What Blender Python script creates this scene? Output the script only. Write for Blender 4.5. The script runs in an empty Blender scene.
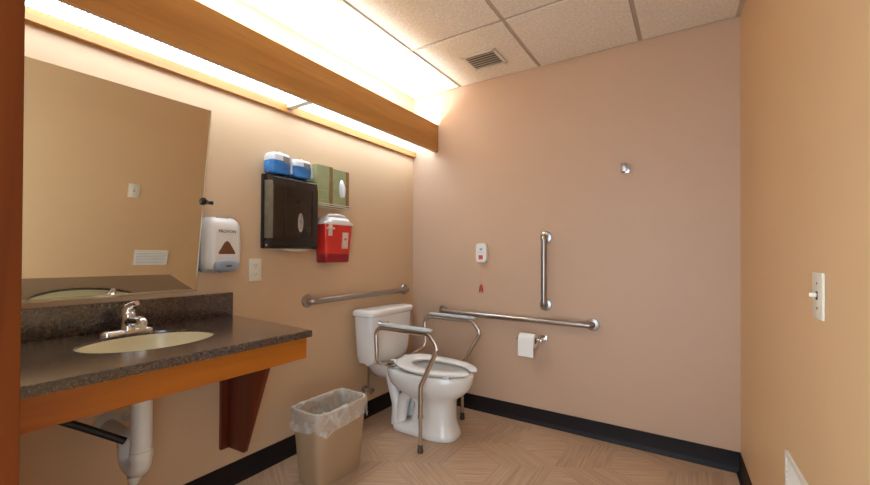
import bpy, bmesh, math, random
from mathutils import Vector, Matrix
random.seed(4)
PI = math.pi
C = bpy.context.scene.collection
H = 2.44; W = 2.148; YF = -2.54          # ceiling height, width at the back wall, front wall face
TA = 0.035                               # the right wall is slightly out of square
def wr(y): return W - math.tan(TA) * y   # x of the right wall at y

# ------------------------------------------------------------------ materials
def new_mat(name):
    m = bpy.data.materials.new(name); m.use_nodes = True
    nt = m.node_tree; b = nt.nodes['Principled BSDF']
    return m, nt, b
def srgb(r, g, b):
    f = lambda c: ((c/255+0.055)/1.055)**2.4 if c/255 > 0.04045 else c/255/12.92
    return (f(r), f(g), f(b), 1)
def N(nt, t, **k):
    n = nt.nodes.new(t)
    for a, v in k.items(): setattr(n, a, v)
    return n
def mat(name, col, rough=.5, metal=0, bump=0, bscale=200, var=0, vscale=6, coat=0, alpha=1, trans=0, spec=None, sss=0):
    m, nt, b = new_mat(name)
    b.inputs['Base Color'].default_value = col
    b.inputs['Roughness'].default_value = rough
    b.inputs['Metallic'].default_value = metal
    b.inputs['Coat Weight'].default_value = coat
    b.inputs['Alpha'].default_value = alpha
    b.inputs['Transmission Weight'].default_value = trans
    if spec is not None: b.inputs['Specular IOR Level'].default_value = spec
    tc = N(nt, 'ShaderNodeTexCoord')
    nz = N(nt, 'ShaderNodeTexNoise'); nz.inputs['Scale'].default_value = vscale; nz.inputs['Detail'].default_value = 4
    nt.links.new(tc.outputs['Object'], nz.inputs['Vector'])
    mx = N(nt, 'ShaderNodeMix', data_type='RGBA', blend_type='MULTIPLY')
    mx.inputs[6].default_value = col
    mr = N(nt, 'ShaderNodeMapRange')
    mr.inputs['From Min'].default_value = .3; mr.inputs['From Max'].default_value = .7
    mr.inputs['To Min'].default_value = 1-max(var, .02); mr.inputs['To Max'].default_value = 1
    nt.links.new(nz.outputs['Fac'], mr.inputs['Value'])
    mx.inputs[0].default_value = 1
    nt.links.new(mr.outputs['Result'], mx.inputs[7]); nt.links.new(mx.outputs[2], b.inputs['Base Color'])
    if bump:
        n2 = N(nt, 'ShaderNodeTexNoise'); n2.inputs['Scale'].default_value = bscale; n2.inputs['Detail'].default_value = 3
        bp = N(nt, 'ShaderNodeBump'); bp.inputs['Strength'].default_value = bump; bp.inputs['Distance'].default_value = .002
        nt.links.new(tc.outputs['Object'], n2.inputs['Vector'])
        nt.links.new(n2.outputs['Fac'], bp.inputs['Height']); nt.links.new(bp.outputs['Normal'], b.inputs['Normal'])
    return m
def wood(name, c1, c2, axis, rough=.35, sc=1.0):
    m, nt, b = new_mat(name)
    tc = N(nt, 'ShaderNodeTexCoord'); mp = N(nt, 'ShaderNodeMapping')
    s = [14*sc, 14*sc, 14*sc]; s[axis] = .9*sc
    mp.inputs['Scale'].default_value = s
    nz = N(nt, 'ShaderNodeTexNoise'); nz.inputs['Scale'].default_value = 1.4; nz.inputs['Detail'].default_value = 6; nz.inputs['Distortion'].default_value = .6
    cr = N(nt, 'ShaderNodeValToRGB'); cr.color_ramp.elements[0].color = c1; cr.color_ramp.elements[1].color = c2
    cr.color_ramp.elements[0].position = .3; cr.color_ramp.elements[1].position = .72
    nt.links.new(tc.outputs['Object'], mp.inputs['Vector']); nt.links.new(mp.outputs['Vector'], nz.inputs['Vector'])
    nt.links.new(nz.outputs['Fac'], cr.inputs['Fac']); nt.links.new(cr.outputs['Color'], b.inputs['Base Color'])
    b.inputs['Roughness'].default_value = rough
    return m
def emit(name, col, s):
    m, nt, b = new_mat(name)
    b.inputs['Base Color'].default_value = (.8, .8, .8, 1)
    b.inputs['Emission Color'].default_value = col; b.inputs['Emission Strength'].default_value = s
    return m
def speckle(name):
    m, nt, b = new_mat(name)
    tc = N(nt, 'ShaderNodeTexCoord')
    v = N(nt, 'ShaderNodeTexVoronoi'); v.inputs['Scale'].default_value = 420
    n = N(nt, 'ShaderNodeTexNoise'); n.inputs['Scale'].default_value = 120; n.inputs['Detail'].default_value = 5
    nt.links.new(tc.outputs['Object'], v.inputs['Vector']); nt.links.new(tc.outputs['Object'], n.inputs['Vector'])
    cr = N(nt, 'ShaderNodeValToRGB'); e = cr.color_ramp.elements
    e[0].position = .38; e[0].color = srgb(42, 31, 27); e[1].position = .62; e[1].color = srgb(74, 57, 49)
    nt.links.new(n.outputs['Fac'], cr.inputs['Fac'])
    sp = N(nt, 'ShaderNodeSeparateColor'); nt.links.new(v.outputs['Color'], sp.inputs['Color'])
    gt = N(nt, 'ShaderNodeMath', operation='GREATER_THAN'); gt.inputs[1].default_value = .93
    nt.links.new(sp.outputs['Red'], gt.inputs[0])
    mx = N(nt, 'ShaderNodeMix', data_type='RGBA'); mx.inputs[7].default_value = srgb(104, 84, 72)
    nt.links.new(gt.outputs[0], mx.inputs[0]); nt.links.new(cr.outputs['Color'], mx.inputs[6])
    nt.links.new(mx.outputs[2], b.inputs['Base Color']); b.inputs['Roughness'].default_value = .16; b.inputs['Coat Weight'].default_value = .9; b.inputs['Coat IOR'].default_value = 1.6; b.inputs['Coat Roughness'].default_value = .2
    return m
def floor_mat(name, ang, tint):
    m, nt, b = new_mat(name)
    tc = N(nt, 'ShaderNodeTexCoord'); mp = N(nt, 'ShaderNodeMapping', vector_type='TEXTURE')
    mp.inputs['Rotation'].default_value = (0, 0, ang)
    m2 = N(nt, 'ShaderNodeMapping'); m2.inputs['Scale'].default_value = (3.5, 95, 1)
    nt.links.new(tc.outputs['Object'], mp.inputs['Vector']); nt.links.new(mp.outputs['Vector'], m2.inputs['Vector'])
    n = N(nt, 'ShaderNodeTexNoise'); n.inputs['Scale'].default_value = 1; n.inputs['Detail'].default_value = 4
    nt.links.new(m2.outputs['Vector'], n.inputs['Vector'])
    cr = N(nt, 'ShaderNodeValToRGB'); e = cr.color_ramp.elements
    e[0].position = .3; e[1].position = .7
    e[0].color = srgb(*[c*tint for c in (170, 136, 107)]); e[1].color = srgb(*[c*tint for c in (202, 168, 136)])
    nt.links.new(n.outputs['Fac'], cr.inputs['Fac']); nt.links.new(cr.outputs['Color'], b.inputs['Base Color'])
    b.inputs['Roughness'].default_value = .42
    bp = N(nt, 'ShaderNodeBump'); bp.inputs['Strength'].default_value = .15; bp.inputs['Distance'].default_value = .001
    nt.links.new(n.outputs['Fac'], bp.inputs['Height']); nt.links.new(bp.outputs['Normal'], b.inputs['Normal'])
    return m

M = {}
M['paint_side'] = mat('tan_paint_warm_light', srgb(216, 176, 129), .5, bump=.08, bscale=350)  # warm light on the right wall is put into this paint colour
M['paint_left'] = mat('tan_wall_paint_left', srgb(210, 174, 136), .5, bump=.08, bscale=350)
M['paint_back'] = mat('wall_paint_cool_light', srgb(201, 167, 139), .5, bump=.08, bscale=350)  # pinker, cooler light on the far wall is put into this colour
M['tile'] = mat('mineral_fibre_tile', srgb(242, 226, 204), .9, bump=1.0, bscale=110, var=.2, vscale=70)
M['grid'] = mat('ceiling_grid_metal', srgb(188, 165, 140), .6)
M['base'] = mat('dark_vinyl_base', srgb(30, 22, 22), .5, spec=.25)
M['beam'] = wood('maple_veneer', srgb(172, 112, 46), srgb(196, 138, 66), 1, .35)
M['apron'] = wood('maple_apron', srgb(150, 76, 8), srgb(178, 100, 22), 1, .35)
M['jamb'] = wood('stained_jamb_wood', srgb(78, 30, 2), srgb(98, 42, 4), 2, .6)
M['jamb'].node_tree.nodes['Principled BSDF'].inputs['Specular IOR Level'].default_value = .12
M['bracket'] = wood('stained_bracket_wood', srgb(90, 30, 6), srgb(114, 44, 12), 2, .4)
M['top'] = speckle('speckled_dark_laminate')
M['porc'] = mat('white_porcelain', srgb(232, 226, 218), .1, coat=.5)
M['seat'] = mat('white_plastic_seat', srgb(240, 236, 228), .25)
M['bowl'] = mat('cream_sink', srgb(226, 214, 178), .25)
M['chrome'] = mat('chrome', srgb(225, 225, 228), .08, 1)
M['steel'] = mat('brushed_steel', srgb(172, 165, 158), .32, 1)
M['alu'] = mat('brushed_aluminium_tube', srgb(205, 196, 186), .25, 1)
M['pad'] = mat('grey_vinyl_arm_pad', srgb(190, 192, 190), .4)
M['rubber'] = mat('grey_rubber', srgb(78, 68, 60), .7)
M['mirror'] = mat('mirror_silver', (.72, .70, .64, 1), .0, 1)
M['mirror_edge'] = mat('polished_mirror_edge', srgb(215, 200, 170), .2, .6)
M['white'] = mat('white_plastic', srgb(232, 226, 214), .35)
M['ivory'] = mat('ivory_plastic', srgb(226, 214, 190), .4)
M['disp'] = mat('dispenser_shell_plastic', srgb(222, 212, 200), .3)
M['dgrey'] = mat('dispenser_grey_plastic', srgb(150, 152, 158), .35)
M['slot'] = mat('dark_slot', srgb(60, 48, 40), .7)
M['brownwin'] = mat('brown_sight_window', srgb(112, 70, 46), .25)
M['text'] = mat('dark_grey_print', srgb(95, 88, 84), .6)
M['black'] = mat('black_plastic', srgb(30, 25, 24), .25)
M['smoke'] = mat('smoked_plastic', srgb(48, 35, 27), .12, var=.25, vscale=14)
M['smoke_side'] = mat('smoked_plastic_over_towels', srgb(122, 110, 88), .2, var=.3, vscale=20)
M['towel'] = mat('paper_towel', srgb(214, 192, 164), .9)
M['red'] = mat('red_translucent_plastic', srgb(222, 52, 40), .25, var=.15, vscale=12)
M['redfill'] = mat('dark_red_plastic', srgb(176, 30, 40), .3, var=.5, vscale=40)
M['lidw'] = mat('white_lid_plastic', srgb(236, 228, 222), .35)
M['label'] = mat('pale_label', srgb(214, 190, 170), .6)
M['blue'] = mat('blue_film_wrap', srgb(70, 146, 222), .25, var=.45, vscale=30)
M['film'] = mat('white_film_wrap', srgb(226, 224, 222), .3, var=.15, vscale=30)
M['gfilm'] = mat('grey_print', srgb(150, 146, 140), .5, var=.4, vscale=50)
M['green'] = mat('green_glove_box_card', srgb(168, 170, 122), .6, var=.2, vscale=18)
M['greenl'] = mat('light_green_print', srgb(176, 196, 120), .6)
M['brown'] = mat('brown_box_stripe', srgb(150, 116, 66), .6, var=.25, vscale=40)
M['glove'] = mat('white_glove', srgb(240, 240, 238), .6)
M['clear'] = mat('white_wire', srgb(230, 220, 205), .3)
M['bin'] = mat('beige_bin_plastic', srgb(176, 146, 112), .4)
M['paper'] = mat('toilet_paper', srgb(240, 236, 230), .95)
M['core'] = mat('cardboard_core', srgb(160, 116, 80), .9)
M['callblue'] = mat('pale_blue_print', srgb(150, 176, 214), .6)
M['callred'] = mat('red_button', srgb(196, 84, 80), .5)
M['pull'] = mat('red_pull', srgb(190, 62, 28), .45)
M['cord'] = mat('pale_cord', srgb(214, 170, 140), .7)
M['pipe'] = mat('pipe_insulation_cover', srgb(216, 206, 190), .45)
M['hose'] = mat('black_hose', srgb(24, 20, 18), .5)
M['water'] = mat('bowl_water', srgb(190, 184, 170), .05)
M['ventm'] = mat('painted_vent_metal', srgb(216, 204, 184), .5)
M['ventd'] = mat('vent_dark', srgb(120, 104, 88), .8)
M['lens'] = emit('lit_prismatic_lens', (.79, 1.0, 1.2, 1), 3.0)
M['tube'] = emit('lit_fluorescent_tube', (.79, 1.0, 1.2, 1), 12)
M['rib'] = mat('lens_rib_plastic', srgb(150, 138, 126), .6)
m, nt, b = new_mat('clear_bag_film'); M['bag'] = m
b.inputs['Base Color'].default_value = srgb(240, 234, 222); b.inputs['Roughness'].default_value = .2; b.inputs['Alpha'].default_value = .30
tcb = N(nt, 'ShaderNodeTexCoord'); nb = N(nt, 'ShaderNodeTexNoise'); nb.inputs['Scale'].default_value = 22
bb = N(nt, 'ShaderNodeBump'); bb.inputs['Strength'].default_value = .7; bb.inputs['Distance'].default_value = .01
n3 = N(nt, 'ShaderNodeTexNoise'); n3.inputs['Scale'].default_value = 9; n3.inputs['Detail'].default_value = 2; n3.inputs['Distortion'].default_value = 1.5
r3 = N(nt, 'ShaderNodeMapRange'); r3.inputs['From Min'].default_value = .42; r3.inputs['From Max'].default_value = .72; r3.inputs['To Min'].default_value = .26; r3.inputs['To Max'].default_value = .6
nt.links.new(tcb.outputs['Object'], n3.inputs['Vector']); nt.links.new(n3.outputs['Fac'], r3.inputs['Value']); nt.links.new(r3.outputs['Result'], b.inputs['Alpha'])
nt.links.new(tcb.outputs['Object'], nb.inputs['Vector']); nt.links.new(nb.outputs['Fac'], bb.inputs['Height']); nt.links.new(bb.outputs['Normal'], b.inputs['Normal'])

# ------------------------------------------------------------------ mesh helpers (all work in world coordinates)
def B(): return bmesh.new()
def box(bm, x0, x1, y0, y1, z0, z1, bev=0, seg=2, mi=0):
    t = bmesh.new()
    bmesh.ops.create_cube(t, size=1)
    bmesh.ops.scale(t, vec=(x1-x0, y1-y0, z1-z0), verts=t.verts)
    bmesh.ops.translate(t, vec=((x0+x1)/2, (y0+y1)/2, (z0+z1)/2), verts=t.verts)
    if bev: bmesh.ops.bevel(t, geom=t.edges[:], offset=bev, segments=seg, affect='EDGES', profile=.5)
    return merge(bm, t, mi)
def merge(bm, t, mi=0, mtx=None):
    vm = {}
    for v in t.verts: vm[v] = bm.verts.new(mtx @ v.co if mtx else v.co)
    out = []
    for f in t.faces:
        try:
            g = bm.faces.new([vm[v] for v in f.verts]); g.material_index = mi or f.material_index; out.append(g)
        except ValueError: pass
    t.free(); return list(vm.values())
def ring_loft(bm, rings, cap0=True, cap1=True, mi=0):
    vs = [[bm.verts.new(p) for p in r] for r in rings]
    n = len(vs[0])
    for a, b_ in zip(vs, vs[1:]):
        for i in range(n):
            f = bm.faces.new((a[i], a[(i+1) % n], b_[(i+1) % n], b_[i])); f.material_index = mi
    if cap0: bm.faces.new(vs[0][::-1]).material_index = mi
    if cap1: bm.faces.new(vs[-1]).material_index = mi
    return vs
def fillet(pts, r, seg=7):
    P = [Vector(p) for p in pts]; out = [P[0]]
    for i in range(1, len(P)-1):
        a, b_, c = P[i-1], P[i], P[i+1]
        u = (a-b_); v = (c-b_); lu, lv = u.length, v.length; u.normalize(); v.normalize()
        rr = r[i] if isinstance(r, (list, tuple)) else r
        ang = u.angle(v)
        if ang > PI-.02 or rr <= 0: out.append(b_); continue
        d = min(rr/math.tan(ang/2), lu*.49, lv*.49); rr = d*math.tan(ang/2)
        cen = b_ + (u+v).normalized()*(rr/math.sin(ang/2))
        p0 = b_+u*d; p1 = b_+v*d; e0 = (p0-cen); e1 = (p1-cen); tot = e0.angle(e1)
        for k in range(seg+1):
            t = k/seg
            w = (e0*math.sin((1-t)*tot)+e1*math.sin(t*tot))/math.sin(tot)
            out.append(cen+w)
    out.append(P[-1]); return out
def tube(bm, pts, rad, seg=14, fil=0, caps=True, mi=0):
    P = fillet(pts, fil) if fil else [Vector(p) for p in pts]
    rads = rad if isinstance(rad, (list, tuple)) else [rad]*len(P)
    T = []
    for i in range(len(P)):
        a = P[max(0, i-1)]; b_ = P[min(len(P)-1, i+1)]; T.append((b_-a).normalized())
    up = Vector((0, 0, 1)) if abs(T[0].z) < .9 else Vector((1, 0, 0))
    nrm = T[0].cross(up).normalized(); rings = []
    for i, p in enumerate(P):
        if i: nrm = T[i-1].rotation_difference(T[i]) @ nrm
        nrm = (nrm - T[i]*nrm.dot(T[i])).normalized(); bn = T[i].cross(nrm)
        rings.append([p+(nrm*math.cos(2*PI*k/seg)+bn*math.sin(2*PI*k/seg))*rads[i] for k in range(seg)])
    ring_loft(bm, rings, caps, caps, mi)
def cyl(bm, a, b_, r, seg=20, r2=None, mi=0): tube(bm, [a, b_], [r, r if r2 is None else r2], seg, mi=mi)
def disc_stack(bm, base, axis, prof, seg=24, mi=0):
    """prof: list of (distance along axis, radius)"""
    ax = Vector(axis).normalized(); up = Vector((0, 0, 1)) if abs(ax.z) < .9 else Vector((1, 0, 0))
    n1 = ax.cross(up).normalized(); n2 = ax.cross(n1); b0 = Vector(base)
    ring_loft(bm, [[b0+ax*d+(n1*math.cos(2*PI*k/seg)+n2*math.sin(2*PI*k/seg))*r for k in range(seg)] for d, r in prof], mi=mi)
def prism(bm, poly, mp, d0, d1, bev=0, mi=0):
    """poly of 2-D points; mp(u,v,d)->3-D; extruded from d0 to d1"""
    t = bmesh.new()
    ring_loft(t, [[mp(u, v, d0) for u, v in poly], [mp(u, v, d1) for u, v in poly]])
    if bev:
        es = [e for e in t.edges]
        bmesh.ops.bevel(t, geom=es, offset=bev, segments=2, affect='EDGES', profile=.5)
    merge(bm, t, mi)
def sup(cx, cy, a, b_, n, k=48):
    o = []
    for i in range(k):
        t = 2*PI*i/k; c, s = math.cos(t), math.sin(t)
        o.append((cx+a*math.copysign(abs(c)**(2/n), c), cy+b_*math.copysign(abs(s)**(2/n), s)))
    return o
ORG = {}
def thing(name, label, cat, loc, group=None, kind=None):
    o = bpy.data.objects.new(name, None); o.empty_display_size = .05; C.objects.link(o); o.location = loc
    o['label'] = label
    if cat: o['category'] = cat
    if group: o['group'] = group
    if kind: o['kind'] = kind
    ORG[o] = Vector(loc); return o
def obj(name, bm, mats, parent=None, smooth=True, base=None, mod=None, ang=40):
    me = bpy.data.meshes.new(name)
    bmesh.ops.recalc_face_normals(bm, faces=bm.faces[:])
    o_ = ORG[parent] if parent in ORG else Vector((0, 0, 0))
    if parent is None:
        if base is None:
            xs = [v.co for v in bm.verts]
            base = (sum(v.x for v in xs)/len(xs), sum(v.y for v in xs)/len(xs), min(v.z for v in xs))
        o_ = Vector(base)
    for v in bm.verts: v.co -= o_
    bm.to_mesh(me); bm.free()
    for mm in (mats if isinstance(mats, (list, tuple)) else [mats]): me.materials.append(mm)
    o = bpy.data.objects.new(name, me); C.objects.link(o)
    if parent is not None: o.parent = parent
    else: o.location = o_
    ORG[o] = o_
    if smooth:
        for p in me.polygons: p.use_smooth = True
        me.set_sharp_from_angle(angle=math.radians(ang))
    return o
def tag(o, label, cat=None, group=None, kind=None):
    if label: o['label'] = label
    if cat: o['category'] = cat
    if group: o['group'] = group
    if kind: o['kind'] = kind
    return o
def text_bm(s, size, mtx, depth=.0006):
    cu = bpy.data.curves.new('t', 'FONT'); cu.body = s; cu.size = size; cu.extrude = depth
    cu.align_x = 'CENTER'; cu.align_y = 'CENTER'
    o = bpy.data.objects.new('t', cu); C.objects.link(o)
    dg = bpy.context.evaluated_depsgraph_get(); me = bpy.data.meshes.new_from_object(o.evaluated_get(dg))
    bm = bmesh.new(); bm.from_mesh(me); bm.transform(mtx)
    bpy.data.objects.remove(o); bpy.data.curves.remove(cu); bpy.data.meshes.remove(me); return bm

# ------------------------------------------------------------------ setting
T = .12
bm = B(); box(bm, -T, 0, YF-T, T, 0, H+.1)
tag(obj('wall_left', bm, M['paint_left'], smooth=False), 'tan painted left wall behind the mirror and toilet', kind='structure')
bm = B(); box(bm, 0, W+.3, 0, T, 0, H+.1)
tag(obj('wall_back', bm, M['paint_back'], smooth=False), 'painted far wall with grab bars, cooler light put into its colour', kind='structure')
bm = B()
t = math.tan(TA)
prism(bm, [(W, 0), (W+T, 0), (wr(YF-T)+T, YF-T), (wr(YF-T), YF-T)], lambda u, v, d: (u, v, d), 0, H+.1)
tag(obj('wall_right', bm, M['paint_side'], smooth=False), 'tan painted right wall with light switch, warm light put into its colour', kind='structure')
bm = B()
DX0, DX1 = 1.121, 2.12
box(bm, 0, DX0-.03, YF-T, YF, 0, H+.1); box(bm, DX0-.03, DX1, YF-T, YF, 2.09, H+.1); box(bm, DX1, wr(YF), YF-T, YF, 0, H+.1)
tag(obj('wall_front', bm, M['paint_side'], smooth=False), 'tan painted near wall around the doorway', kind='structure')
# door frame: the reveal of its left jamb fills the left border of the picture
dr = thing('door_1', 'reddish brown stained wood door frame at the left picture edge', None, (DX0, YF, 0), kind='structure')
bm = B(); box(bm, DX0-.03, DX0, YF-T-.015, YF+.015, 0, 2.06, .002); obj('jamb', bm, M['jamb'], dr)
bm = B(); box(bm, DX1-.03, DX1, YF-T-.015, YF+.015, 0, 2.06, .002); obj('jamb', bm, M['jamb'], dr)
bm = B(); box(bm, DX0-.03, DX1, YF-T-.015, YF+.015, 2.06, 2.09, .002); obj('head_jamb', bm, M['jamb'], dr)
for xa, xb in ((DX0-.09, DX0-.028),):
    bm = B(); box(bm, xa, xb, YF, YF+.014, 0, 2.12, .003); obj('casing', bm, M['jamb'], dr)

# floor: three-direction rhombic parquet vinyl
def clip(bm):
    for co, no in (((0, 0, 0), (-1, 0, 0)), ((0, 0, 0), (0, 1, 0)), ((0, YF-T, 0), (0, -1, 0)), ((W+.01, 0, 0), (math.cos(TA), math.sin(TA), 0))):
        g = bm.verts[:]+bm.edges[:]+bm.faces[:]
        bmesh.ops.bisect_plane(bm, geom=g, plane_co=co, plane_no=no, clear_outer=True)
bm = B(); s = .30; a3 = math.sqrt(3)
fo = (1.04, -.34)
for i in range(-9, 10):
    for j in range(-9, 10):
        cx = fo[0]+a3*s*(i+.5*(j % 2)); cy = fo[1]+1.5*s*j
        for q in range(3):
            a0 = math.radians(90+120*q)
            d1 = (math.cos(a0)*s, math.sin(a0)*s); d2 = (math.cos(a0+2*PI/3)*s, math.sin(a0+2*PI/3)*s)
            vs = [(cx, cy), (cx+d1[0], cy+d1[1]), (cx+d1[0]+d2[0], cy+d1[1]+d2[1]), (cx+d2[0], cy+d2[1])]
            f = bm.faces.new([bm.verts.new((x, y, 0)) for x, y in vs]); f.material_index = q
bmesh.ops.remove_doubles(bm, verts=bm.verts[:], dist=.0005)
clip(bm)
r = bmesh.ops.extrude_face_region(bm, geom=bm.faces[:])
for v in [g for g in r['geom'] if isinstance(g, bmesh.types.BMVert)]: v.co.z -= .05
fm = [floor_mat('vinyl_grain_a', PI/2, .98), floor_mat('vinyl_grain_b', math.radians(-30), 1.0), floor_mat('vinyl_grain_c', math.radians(30), 1.02)]
fl = obj('floor', bm, fm, smooth=False, base=(0, 0, 0)); tag(fl, 'brown wood grain vinyl floor in a three direction pattern', kind='structure')

# ceiling: tegular tiles and sunken grid
ce = thing('ceiling', 'suspended ceiling of textured square tiles', None, (0, 0, H), kind='structure')
bm = B(); box(bm, 0, wr(YF)+.05, YF-.02, 0, H+.012, H+.06); obj('backing', bm, M['grid'], ce, smooth=False)
gx = [-.157, .452, 1.062, 1.672, 2.30]; gy = [.0, -.648, -1.250, -1.855, -2.46, -3.06]
g2 = .012
for i in range(4):
    for j in range(5):
        x0 = max(gx[i]+g2, .0) if i else .0; y1 = gy[j]-g2 if j else -.012; y0 = max(gy[j+1]+g2, YF)
        if i == 0: x0 = .012
        bm = B()
        if i == 3:
            poly = [(x0, y0), (wr(y0)-.02, y0), (wr(y1)-.02, y1), (x0, y1)]
        else:
            poly = [(x0, y0), (gx[i+1]-g2, y0), (gx[i+1]-g2, y1), (x0, y1)]
        prism(bm, poly, lambda u, v, d: (u, v, d), H-.002, H+.011)
        obj('ceiling_tile', bm, M['tile'], ce, smooth=False)
for x in gx[1:4]:
    bm = B(); box(bm, x-g2-.001, x+g2+.001, YF, 0, H+.006, H+.012); obj('grid_bar', bm, M['grid'], ce, smooth=False)
for y in gy[1:5]:
    bm = B(); box(bm, 0, wr(y), y-g2-.001, y+g2+.001, H+.0055, H+.0115); obj('grid_bar', bm, M['grid'], ce, smooth=False)
bm = B(); prism(bm, [(W-.022, 0), (W, 0), (wr(YF), YF), (wr(YF)-.022, YF)], lambda u, v, d: (u, v, d), H-.003, H+.0005); obj('edge_angle', bm, M['grid'], ce, smooth=False)

# cove base
prof = [(0, .107), (.006, .107), (.0065, .03), (.010, .012), (.020, .003), (.020, 0), (0, 0)]
def cove(name, mp, d0, d1, label):
    bm = B(); prism(bm, prof, mp, d0, d1); tag(obj(name, bm, M['base'], smooth=True, ang=60), label, kind='structure')
cove('baseboard_left', lambda u, v, d: (u, d, v), YF, 0, 'dark vinyl cove base along the left wall')
cove('baseboard_back', lambda u, v, d: (d, -u, v), 0, W, 'dark vinyl cove base along the far wall')
ct, st = math.cos(TA), math.sin(TA)
cove('baseboard_right', lambda u, v, d: (W-d*(-st)-u*ct, -d*ct-u*st, v), 0, 2.5, 'dark vinyl cove base along the right wall')

# ------------------------------------------------------------------ cove light
lt = thing('valance_light', 'long wooden valance light with lit lens along the top of left wall', 'light fixture', (.12, -1.2, 1.96))
VX, VT = .243, .019
Z0, Z1 = 1.965, 2.178
bm = B(); box(bm, VX-VT, VX, YF+.004, -.001, Z0, Z1, .0015, 1); obj('valance_board', bm, M['beam'], lt)
bm = B(); box(bm, .001, .026, YF+.004, -.001, Z0-.018, Z0+.028, .002, 1); obj('wall_ledger', bm, M['beam'], lt)
bm = B(); box(bm, .205, .224, YF+.004, -.001, Z0+.002, Z0+.012, .001, 1); obj('lens_lip', bm, M['beam'], lt)
for (ya, yb) in ((-1.215, -.006), (-2.50, -1.258)):
    bm = B(); box(bm, .022, .216, ya, yb, Z0+.030, Z0+.034); ln = obj('lens_panel', bm, M['lens'], lt, smooth=False)
    bm = B(); y = ya+.01
    while y < yb:
        box(bm, .027, .214, y-.0012, y+.0012, Z0+.0255, Z0+.0295); y += .0175
    obj('lens_ribs', bm, M['rib'], ln, smooth=False)
bm = B(); box(bm, .026, .205, -1.256, -1.217, Z0+.006, Z0+.034, .001, 1); obj('divider', bm, M['white'], lt)
for (ya, yb) in ((-1.20, -.05), (-2.45, -1.28)):
    for tx in (.100, .138):
        bm = B(); cyl(bm, (tx, ya, 2.085), (tx, yb, 2.085), .013, 12); obj('fluorescent_tube', bm, M['tube'], lt)
    for yy in (ya, yb):
        bm = B(); box(bm, .085, .153, yy-.012, yy+.012, Z0+.036, 2.105, .003, 1); obj('lamp_holder', bm, M['white'], lt)

# ------------------------------------------------------------------ mirror (leans out at the top)
mi_ = thing('tilting_mirror', 'large frameless wall mirror leaning out above the sink', 'mirror', (.02, -2.1, .985))
yaw = .020
up = Vector((.118, 0, .797)); al = Vector((math.sin(yaw), math.cos(yaw), 0)).normalized(); nn = al.cross(up).normalized()
if nn.x < 0: nn = -nn
p0 = Vector((.03, -1.743, .985))
def mp_m(u, v, d): return p0 + al*(u) + up.normalized()*v + nn*d
ML = up.length
bm = B(); prism(bm, [(-.79, 0), (0, 0), (0, ML), (-.79, ML)], mp_m, -.005, 0); obj('glass', bm, M['mirror'], mi_, smooth=False)
bm = B(); prism(bm, [(-.79, -.004), (.004, -.004), (.004, .006), (-.79, .006)], mp_m, -.008, .003); obj('bottom_channel', bm, M['mirror_edge'], mi_, smooth=False)
bm = B(); prism(bm, [(0, -.004), (.003, -.004), (.003, ML), (0, ML)], mp_m, -.008, .001); obj('polished_edge', bm, M['mirror_edge'], mi_, smooth=False)
bm = B()
tube(bm, [(.003, -1.712, 1.388), (.062, -1.715, 1.388), (.078, -1.733, 1.388)], .012, 14, fil=.012)
disc_stack(bm, (.002, -1.712, 1.388), (1, 0, 0), [(0, .018), (.004, .020), (.008, .014)])
disc_stack(bm, (.070, -1.742, 1.388), (1, -.25, 0), [(0, .008), (.004, .017), (.012, .020), (.020, .018), (.026, .008)])
disc_stack(bm, (.05, -1.72, 1.388), (0, 1, 0), [(0, .009), (.03, .008), (.034, .009), (.040, .009), (.042, .004)])
obj('pivot_knob', bm, M['black'], mi_)

# ------------------------------------------------------------------ vanity
va = thing('vanity_counter', 'speckled dark brown wall hung counter with wood apron and bracket', 'counter', (.3, -2.06, .848))
ZT = .848; SC = (.322, -2.040); SA, SB = .170, .205
cor = [(0.002, -1.552), (.648, -1.598), (.648, YF+.003), (.002, YF+.003)]
def rect_hit(a):
    d = (math.cos(a), math.sin(a)); best = None
    for i in range(4):
        A, B_ = cor[i], cor[(i+1) % 4]
        ex, ey = B_[0]-A[0], B_[1]-A[1]; den = d[0]*ey-d[1]*ex
        if abs(den) < 1e-9: continue
        t = ((A[0]-SC[0])*ey-(A[1]-SC[1])*ex)/den; u = ((A[0]-SC[0])*d[1]-(A[1]-SC[1])*d[0])/den
        if t > 0 and -1e-6 <= u <= 1+1e-6 and (best is None or t < best): best = t
    return (SC[0]+d[0]*best, SC[1]+d[1]*best)
angs = sorted([2*PI*k/72 for k in range(72)]+[math.atan2(c[1]-SC[1], c[0]-SC[0]) % (2*PI) for c in cor])
outer = [rect_hit(a) for a in angs]
def oval(k, a): 
    r_ = 1/math.sqrt((math.cos(a)/(SA*k))**2+(math.sin(a)/(SB*k))**2); return (SC[0]+math.cos(a)*r_, SC[1]+math.sin(a)*r_)
inner = [oval(1, a) for a in angs]
bm = B()
e = .004
def sh(p, d): return (min(max(p[0], cor[0][0]), .648-d), min(p[1], p[1] if p[1] < -1.7 else p[1]-d))
R_ = [[(x, y, ZT-.004) for x, y in inner], [(SC[0]+(x-SC[0])*1.008, SC[1]+(y-SC[1])*1.008, ZT) for x, y in inner],
      [(*sh(p, e), ZT) for p in outer], [(x, y, ZT-e) for x, y in outer], [(x, y, ZT-.027) for x, y in outer], [(*sh(p, .05), ZT-.027) for p in outer], [(SC[0]+(x-SC[0])*1.15, SC[1]+(y-SC[1])*1.15, ZT-.027) for x, y in inner], [(x, y, ZT-.010) for x, y in inner]]
ring_loft(bm, R_+[R_[0]], False, False)
bmesh.ops.remove_doubles(bm, verts=bm.verts[:], dist=.00005)
obj('countertop', bm, M['top'], va, ang=30)
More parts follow.
